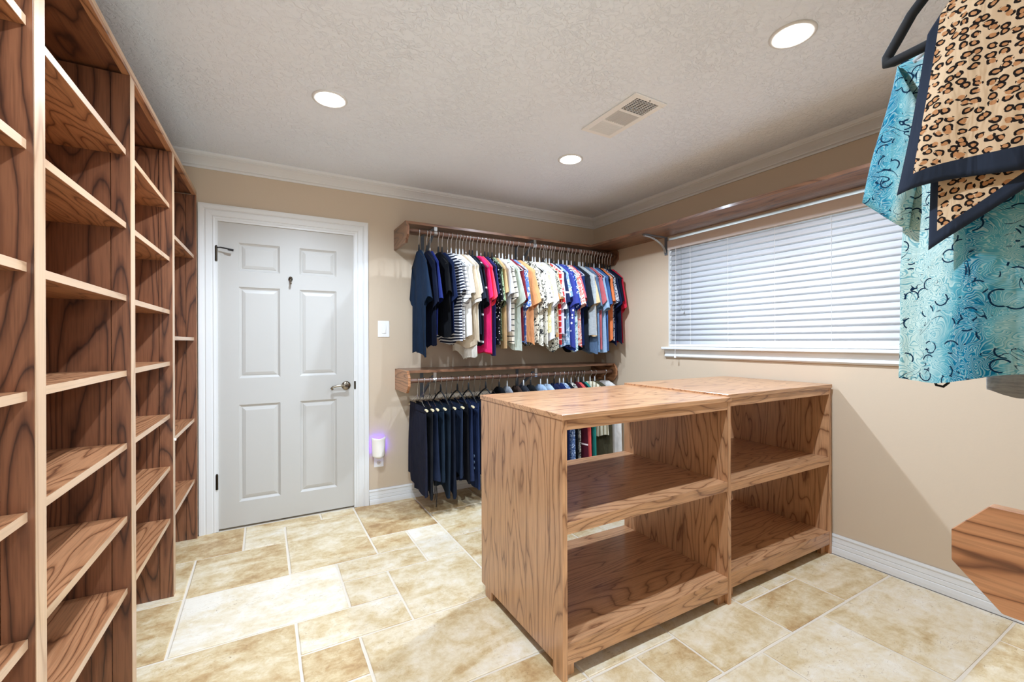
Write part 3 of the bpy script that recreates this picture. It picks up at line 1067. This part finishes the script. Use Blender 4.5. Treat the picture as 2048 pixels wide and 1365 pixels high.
def trousers(x, y, z, rz, mat, label, group, rnd, L=.58, wid=.19, name='trousers', cat='trousers', T=.019, ztop=-.185):
    ph, ph2 = rnd.uniform(0, 6.28), rnd.uniform(0, 6.28)
    n, rows = 28, 12
    kf = rnd.choice((2, 3, 4))
    cuff = rnd.random() < .4

    def P(i, j):
        th = 2 * math.pi * i / n
        s = j / rows
        c = math.cos(th)
        zt = ztop + .008 * math.cos(c * 3)
        zh = ztop - L + .035 * math.sin(2.4 * c + ph2) - .015 * math.cos(5 * c + ph)
        zz = zt * (1 - s) + zh * s
        wv = wid * (1 + .08 * s + .05 * math.sin(3 * s + ph2))
        tk = T * (.3 + .7 * min(1, s * 2.2))
        xx = math.copysign(abs(math.sin(th)) ** .7, math.sin(th)) * tk + .009 * s ** .7 * math.sin(kf * math.pi * c + ph) + .004 * math.sin(8 * c + ph2) * s
        if cuff and s > .88:
            xx += .003 * math.copysign(1, math.sin(th))
        return (xx, c * wv, zz)
    m = MB().grid(P, n, rows, closed_u=True)
    for i in range(1, n // 2):
        m.f.append((i, i - 1, (n - i + 1) % n, n - i))
        m.mi.append(0)
    o = m.build(name, mat, None, smooth=True)
    o.location = (x, y, z)
    o.rotation_euler = (0, 0, rz)
    tag(o, label, cat, group)
    # waistband
    def Wb(i, j):
        th = 2 * math.pi * i / 20
        c = math.cos(th)
        return (math.sin(th) * (.0075 + T * .15 * j), c * (wid + .004), ztop + .014 - .04 * j / 2 - .006 * 0)
    MB().grid(Wb, 20, 2, closed_u=True).build('waistband', mat, o, smooth=True)
    return o


NAVY, DNAVY, BLACK = (28, 38, 68), (20, 25, 42), (19, 20, 23)
UP_ = [
 ('dark teal navy', 'solid', [(25, 39, 58)], .74), ('black navy', 'solid', [DNAVY], .70), ('bright navy', 'solid', [(34, 44, 100)], .58), ('black', 'solid', [BLACK], .62), ('navy', 'solid', [NAVY], .60),
 ('white and navy striped', 'stripe', [(30, 36, 56), (226, 226, 228), 'a'], .66), ('white with thin black stripes', 'stripe', [(232, 230, 228), (34, 36, 44), 'b'], .62), ('white', 'solid', [(232, 228, 220)], .60), ('beige gauze', 'solid', [(196, 178, 152)], .70), ('ivory', 'solid', [(230, 224, 212)], .78), ('cream', 'solid', [(222, 210, 190)], .66),
 ('charcoal', 'solid', [(36, 42, 54)], .62), ('black with white band', 'stripe', [(26, 27, 34), (200, 200, 204), 'c'], .68), ('hot pink', 'solid', [(232, 46, 110)], .72), ('coral pink', 'solid', [(244, 78, 100)], .74), ('indigo', 'solid', [(40, 46, 92)], .74), ('black dotted', 'dots', [(24, 25, 28), (220, 220, 215)], .66),
 ('dark green floral', 'floral', [(52, 66, 48), (150, 168, 132), (34, 40, 34)], .68), ('tan', 'solid', [(200, 164, 118)], .70), ('pale grey', 'solid', [(206, 206, 212)], .60), ('cream with black stripes', 'stripe', [(226, 216, 198), (40, 40, 44), 'd'], .68), ('pale sage', 'solid', [(186, 194, 180)], .72),
 ('maroon', 'solid', [(118, 42, 50)], .64), ('blue and white', 'floral', [(222, 226, 234), (84, 118, 186)], .68), ('orange tan', 'solid', [(214, 146, 98)], .66), ('grey snakeskin print', 'snake', [(214, 206, 184), (52, 50, 48), (146, 138, 120)], .70), ('black and cream speckled', 'snake', [(224, 218, 200), (40, 40, 44), (120, 116, 108)], .70), ('dotted ivory', 'dots', [(226, 220, 204), (46, 46, 52)], .68), ('pale yellow', 'floral', [(226, 220, 190), (216, 200, 136), (228, 224, 204)], .56), ('white linen', 'solid', [(226, 226, 232)], .66),
 ('black floral', 'floral', [(30, 30, 32), (196, 190, 170), (96, 92, 80)], .72), ('caramel', 'solid', [(196, 146, 94)], .62), ('red plaid', 'plaid', [(196, 52, 52), (236, 214, 204)], .66), ('lavender white', 'solid', [(208, 206, 226)], .60), ('navy with white trim', 'stripe', [(32, 40, 72), (220, 222, 228), 'c'], .62), ('pale blue floral', 'floral', [(206, 216, 228), (120, 150, 180)], .70), ('blue star print', 'stars', [(58, 66, 138), (232, 232, 240)], .72), ('royal blue dotted', 'dots', [(40, 62, 140), (214, 224, 236)], .72), ('teal speckled', 'snake', [(196, 214, 212), (52, 96, 110), (110, 150, 156)], .72), ('red and white floral', 'floral', [(206, 62, 58), (240, 214, 200), (216, 92, 70)], .72),
 ('rosy pink', 'solid', [(214, 104, 112)], .62), ('deep navy', 'solid', [(32, 46, 92)], .72), ('charcoal black', 'solid', [(34, 38, 46)], .74), ('grey heathered', 'heather', [(150, 156, 158), (182, 186, 186)], .62), ('sand', 'solid', [(222, 190, 144)], .60), ('slate', 'solid', [(84, 104, 130)], .74), ('denim blue', 'heather', [(88, 116, 148), (130, 156, 184)], .76), ('dusty rose', 'solid', [(188, 98, 104)], .74), ('light blue', 'heather', [(128, 156, 186), (160, 184, 206)], .76), ('medium blue', 'solid', [(62, 92, 140)], .74), ('jet black', 'solid', [(22, 22, 26)], .66), ('bright orange', 'solid', [(232, 128, 76)], .64), ('navy paisley', 'floral', [(36, 42, 62), (196, 200, 206), (40, 46, 70)], .66), ('ink blue', 'solid', [(26, 34, 62)], .66), ('midnight', 'solid', [(22, 26, 44)], .66), ('crimson', 'solid', [(206, 44, 66)], .64)]
STR = {'a': (.022, .46), 'b': (.030, .17), 'c': (.20, .07), 'd': (.042, .16)}


def mk(kind, cols):
    cc = list(cols)
    if kind == 'stripe':
        per, share = STR[cc[2]]
        key = ('stripe', tuple(cc))
        if key not in FAB:
            k_ = fabric_stripe('fabric_stripe_%d' % len(FAB), lin(cc[0]), lin(cc[1]), per, share)
            FAB[key] = k_
        return FAB[key]
    return fab(kind, *cc)


def fabric_stripe(name, a, b, per, share):
    k = NT(name)
    v = k.coord(rand=False)
    sep = k.node('ShaderNodeSeparateXYZ')
    k.link(v, sep.inputs[0])
    wv = k.math('ADD', sep.outputs[2], k.math('MULTIPLY', k.noise(k.coord(), 6, 1), .03))
    fr = k.math('FRACT', k.math('DIVIDE', wv, per))
    k.col(k.mix(k.math('LESS_THAN', fr, share), a, b))
    k.set(Roughness=.9)
    k.b.inputs['Specular IOR Level'].default_value = .08
    k.bump(k.noise(k.coord((1, 1.6, .5)), 14, 3, .55, .8), .55, .016)
    return k.m


hx = [0.998, 1.058, 1.083, 1.147, 1.177, 1.222, 1.250, 1.290, 1.318, 1.345, 1.372, 1.402, 1.428, 1.466, 1.500, 1.535, 1.566, 1.600, 1.632, 1.664, 1.694, 1.724, 1.752, 1.782, 1.815, 1.848, 1.880, 1.912, 1.942, 1.975]
hx = hx[:23]
gaps = {24: 1.5, 25: 1.9, 26: 1.5, 27: 1.2, 28: .8, 29: 1.4, 31: .5, 32: .55, 34: .7, 35: .8, 36: 1.5, 37: .8, 38: .7, 39: 1.3, 40: .5, 42: 1.2, 43: 1.3, 44: .5}
gs = [gaps.get(q, 1.0) for q in range(23, len(UP_))]
for q in range(len(gs)):
    hx.append(1.752 + (2.845 - 1.752) * sum(gs[:q + 1]) / sum(gs))
rg = random.Random(11)
TURN = {6: .12, 7: .30, 13: .12, 24: .36, 29: .24, 33: .16, 36: .14, 43: .14}
for n_, ((nm, kind, cols, L), x) in enumerate(zip(UP_, hx)):
    hk_ = 'black' if nm.split()[0] in ('black', 'navy', 'jet', 'charcoal', 'ink', 'midnight', 'indigo', 'dark') else rg.choice(('grey', 'grey', 'wire'))
    if n_ > 36:
        hk_ = rg.choice(('black', 'black', 'grey'))
    ang = rg.uniform(-.025, .025) + max(t_ * math.exp(-((n_ - q_) / 3.2) ** 2) for q_, t_ in TURN.items())
    dy = rg.uniform(-.006, .006)
    hanger(x, RODY, URZ + .001, hk_, '%s hanger of the %s shirt, %s on upper rod' % ({'black': 'black velvet', 'grey': 'pale grey', 'wire': 'thin wire'}[hk_], nm, ordinal(n_)), 'hangers on the upper rod', ang)
    shirt(x, RODY + dy, URZ, ang, mk(kind, cols), '%s short-sleeved shirt, %s garment from left on upper rod' % (nm, ordinal(n_)), 'shirts on the upper rod', rg,
          L=L + rg.uniform(-.02, .02), wid=rg.uniform(.172, .188), sleeve=.23 * rg.uniform(.85, 1.15), T=.011 + (.004 if n_ in TURN else 0), fold=.007 + (.004 if n_ < 12 else 0))

# ---- lower rod: trousers on clip hangers, then tops
LOWX = [.985, 1.03, 1.075, 1.118, 1.162, 1.206, 1.25, 1.297, 1.343, 1.39, 1.438, 1.488, 1.54, 1.595]
LC = [('dark navy', (34, 36, 50), .60), ('black', (33, 34, 38), .62), ('ink navy', (34, 42, 62), .58), ('teal navy', (34, 46, 60), .56), ('blue black', (32, 42, 54), .63), ('charcoal navy', (30, 36, 50), .64), ('washed navy', (38, 48, 68), .50), ('soft black', (24, 25, 30), .60), ('navy blue', (38, 48, 76), .60), ('buttoned navy', (40, 52, 84), .64), ('slate navy', (32, 42, 62), .52), ('faded black', (34, 36, 42), .58), ('midnight blue', (30, 34, 52), .56), ('deep indigo', (34, 38, 62), .56)]
rl = random.Random(5)
for n_, (x, (nm, c, L)) in enumerate(zip(LOWX, LC)):
    ang = rl.uniform(-.06, .04)
    kd = 'bar' if n_ in (4, 7, 9, 12) else 'clip'
    hanger(x, RODY, LRZ + .001, kd, '%s hanger holding the %s trousers, %s from left on lower rod' % ('black velvet' if kd == 'bar' else 'wire clip', nm, ordinal(n_)), 'trouser hangers on the lower rod', ang)
    t_ = trousers(x, RODY, LRZ, ang, fab('solid', c), '%s trousers, %s garment from left on lower rod' % (nm, ordinal(n_)), 'trousers on the lower rod', rl, L=L - .02, wid=rl.uniform(.18, .2))
    if n_ == 2:
        m = MB()
        for yy, zz in ((-.16, .16), (-.13, .12), (-.10, .09)):
            m.tube([(0, yy, -.185 - L + .06), (.004, yy - .008, -.185 - L - .03), (0, yy + .004, -.185 - L - zz + .03)], .0028, 6)
        m.build('drawstring', M['black'], t_, smooth=True)
    if n_ == 9:
        m = MB()
        for q in range(3):
            m.lathe([(0, -.206 - .003), (.011, -.206 - .003), (.012, -.204)], (0, 0, 0), 1, 12)
        m = MB()
        for q in range(3):
            m.lathe([(0, -.022), (.010, -.022), (.012, -.018)], (0, -.15, -.66 - .0 + .045 * q), 0, 14)
        m.build('button', plain('blue_button', (120, 140, 170), .4), t_)
TOPS = [('black', 'solid', [BLACK], 1.66, 'black'), ('grey knit', 'heather', [(120, 122, 128), (150, 152, 156)], 1.735, 'wire'), ('dark brown', 'solid', [(60, 46, 40)], 1.82, 'black'), ('charcoal knit', 'solid', [(46, 48, 54)], 1.89, 'wire'), ('black cotton', 'solid', [(26, 27, 30)], 1.96, 'black'), ('pale blue', 'solid', [(150, 172, 200)], 2.06, 'grey'), ('ice blue', 'solid', [(176, 194, 214)], 2.13, 'grey'), ('navy knit', 'solid', [(34, 40, 70)], 2.20, 'black'),
        ('deep navy', 'solid', [(32, 42, 84)], 2.258, 'grey'), ('pale blue printed', 'floral', [(176, 196, 226), (60, 84, 130), (210, 222, 238)], 2.300, 'grey'), ('black satin', 'solid', [(24, 26, 32)], 2.340, 'black'), ('grey snakeskin', 'snake', [(214, 208, 196), (56, 54, 52), (140, 134, 124)], 2.385, 'grey'), ('dark red banded', 'stripe', [(70, 22, 34), (220, 200, 200), 'c'], 2.428, 'black'), ('coral red', 'solid', [(214, 84, 80)], 2.465, 'grey'), ('black jersey', 'solid', [(22, 23, 28)], 2.495, 'black'), ('teal green', 'solid', [(42, 124, 114)], 2.524, 'grey'),
        ('cream and khaki striped', 'vstripe', [(214, 206, 184), (146, 134, 106)], 2.600, 'grey'), ('dark olive', 'solid', [(72, 68, 52)], 2.655, 'grey'), ('plain white', 'solid', [(214, 210, 204)], 2.775, 'grey')]
for n_, (nm, kind, cols, x, hk_) in enumerate(TOPS):
    big = nm in ('cream and khaki striped', 'dark olive', 'plain white')
    ang = rl.uniform(-.06, .04) + (.5 if big else 0)
    hanger(x, RODY, LRZ + .001, 'lowb' if hk_ == 'black' else 'lowg', '%s hanger holding the %s top on the lower rod' % ('black velvet' if hk_ == 'black' else 'pale grey', nm), 'top hangers on the lower rod', ang)
    shirt(x, RODY, LRZ, ang, mk(kind, cols), '%s top, %s from the trousers on the lower rod' % (nm, ordinal(n_)), 'tops on the lower rod', rl, L=.46 if nm.startswith('cream') else .68, wid=.165, sleeve=.16, ztop=-.082, name='blouse', cat='top', fall=.085, T=.012 + (.006 if big else 0), sleeves=not big)

# ---- near rod: teal blouse, grey top, hanger with leopard scarf
hanger(1.085, NY, URZ - .03, 'grey', 'pale grey hanger holding the teal paisley blouse', None)
PAI = fab('paisley', (188, 210, 203), (80, 150, 162), (16, 100, 130), (12, 38, 62))
bm_ = MB()
def BL(i, j):
    n, rows = 72, 30
    th = 2 * math.pi * i / n
    s = j / rows
    c = math.cos(th)
    wid = .193 - .010 * math.sin(math.pi * min(1, s * 1.5)) + .004 * s
    zt = 1.872 - .092 * abs(c) ** 1.25
    zh = 1.172 + .010 * math.sin(5 * c + 1) + .012 * (1 - c) * .6
    z = zt * (1 - s) + zh * s
    sd = math.sin(th)
    pl = math.sin(5.2 * math.pi * c * .5 + .6 + .5 * s)
    x = sd * .028 * (.3 + .7 * min(1, s * 3)) * (1 + .5 * s) + .028 * s ** .8 * pl + .006 * s * math.sin(13 * c + 2 * s)
    x += .006 * math.sin(6 * s + 3 * c)
    return (x, c * wid, z - URZ)
bm_.grid(BL, 72, 30, closed_u=True)
for i in range(1, 36):
    bm_.f.append((i, i - 1, (72 - i + 1) % 72, 72 - i))
    bm_.mi.append(0)
blo = bm_.build('blouse', PAI, None, smooth=True, loc=(1.085, NY, URZ))
tag(blo, 'teal paisley print blouse hanging nearest the camera', 'blouse')
for sg in (-1, 1):
    def SL(i, j, sg=sg):
        s = j / 14
        th = 2 * math.pi * i / 32
        # outer edge and inner edge of the sleeve in (y, z), measured from the rod
        o_ = Vector((.190 + .058 * s, 1.778 - .250 * s))
        i_ = Vector((.142 + .032 * s, 1.650 - .195 * s))
        c_, h_ = (o_ + i_) / 2, (o_ - i_) / 2
        p = c_ + h_ * math.cos(th)
        x = math.sin(th) * (.016 + .016 * s) + .010 * s * math.sin(2.6 * math.cos(th) + .8) + .004 * math.sin(7 * s)
        return (x - .006, sg * p.x, p.y - URZ)
    so = MB().grid(SL, 32, 14, closed_u=True).build('sleeve', PAI, blo, smooth=True)
    solidify(so, .001)
loop = MB().tube([(.0, .125, 1.20 - URZ), (-.004, .140, 1.172 - URZ), (-.002, .137, 1.160 - URZ), (.0, .128, 1.158 - URZ), (.002, .122, 1.165 - URZ), (.002, .118, 1.20 - URZ)], .0024, 6).build('hang_loop', M['black'], blo, smooth=True)

hanger(1.16, NY, URZ + .001, 'black', 'black hanger holding the grey heather top', None)
rgg = random.Random(2)
shirt(1.16, NY, URZ, 0, fab('heather', (136, 136, 138), (176, 174, 172)), 'grey heather knit top showing below the teal blouse', None, rgg, L=.785, wid=.115, T=.022, fold=.012, name='knit_top', cat='top', sleeves=False, hemw=.92)

hs = empty('clothes_hanger', (1.02, NY, URZ + .001))
tag(hs, 'thick black velvet hanger carrying the leopard scarf', 'hanger')
obj('hook', HOOK, hs)
pts = [(0, 0, -.09)]
yt, zt = .190, -.287
pts += [(0, .04, -.115), (0, .08, -.155), (0, .12, -.190), (0, .150, -.222), (0, .172, -.258), (0, .186, -.280), (0, .186, -.291), (0, .176, -.2925)]
full = pts + [(0, .1, -.2875), (0, 0, -.285), (0, -.1, -.2875)] + [(0, -p[1], p[2]) for p in reversed(pts)]
MB().tube(full, .0088, 10).build('shoulders', M['black'], hs, smooth=True)

LEO = fab('leopard', (194, 166, 134), (170, 120, 80), (28, 22, 19))
BORD = fab('solid', (40, 46, 58))
def scarf_layer(name, parent, left, right, top, bottom, xoff, amp, nu=44, nv=34, bw=2):
    """sheet between left/right edge curves; each given as functions of v in 0..1 returning (y, z)"""
    def P(i, j):
        u, v_ = i / nu, j / nv
        l, r_ = left(v_), right(v_)
        y = l[0] * (1 - u) + r_[0] * u
        z = l[1] * (1 - u) + r_[1] * u
        b = bottom(u)
        z += b * v_
        z += top(u) * (1 - v_)
        x = xoff + amp * v_ ** .7 * math.sin(9 * u + 2.0 + 1.5 * v_) + amp * .5 * math.sin(17 * u + 4 * v_) * v_ + .012 * (1 - v_) ** 2
        return (x, y, z)
    m = MB().grid(P, nu, nv, m=lambda i, j: 1 if (i < bw or i >= nu - bw or j >= nv - bw) else 0)
    o = m.build(name, [LEO, BORD], parent, smooth=True)
    solidify(o, .0012)
    return o


sc = empty('scarf', (1.02, NY, URZ))
tag(sc, 'leopard print scarf with dark navy border hung over the hanger', 'scarf')
lf = lambda v_: (.124 + .036 * v_, -.278 - .272 * v_)
rf = lambda v_: (-.124 - .030 * v_, -.278 - .262 * v_)
tp_ = lambda u: .150 * (1 - abs(2 * u - 1)) ** .9
scarf_layer('front_drape', sc, lf, rf, tp_, lambda u: .006 * math.sin(9 * u), -.026, .011, bw=3)
lf2 = lambda v_: (.118 + .006 * v_, -.272 - .380 * v_)
rf2 = lambda v_: (-.118 - .01 * v_, -.272 - .330 * v_)
scarf_layer('rear_drape', sc, lf2, rf2, tp_, lambda u: .10 * min(u, 1 - u) * 1.2, -.010, .004, bw=2)
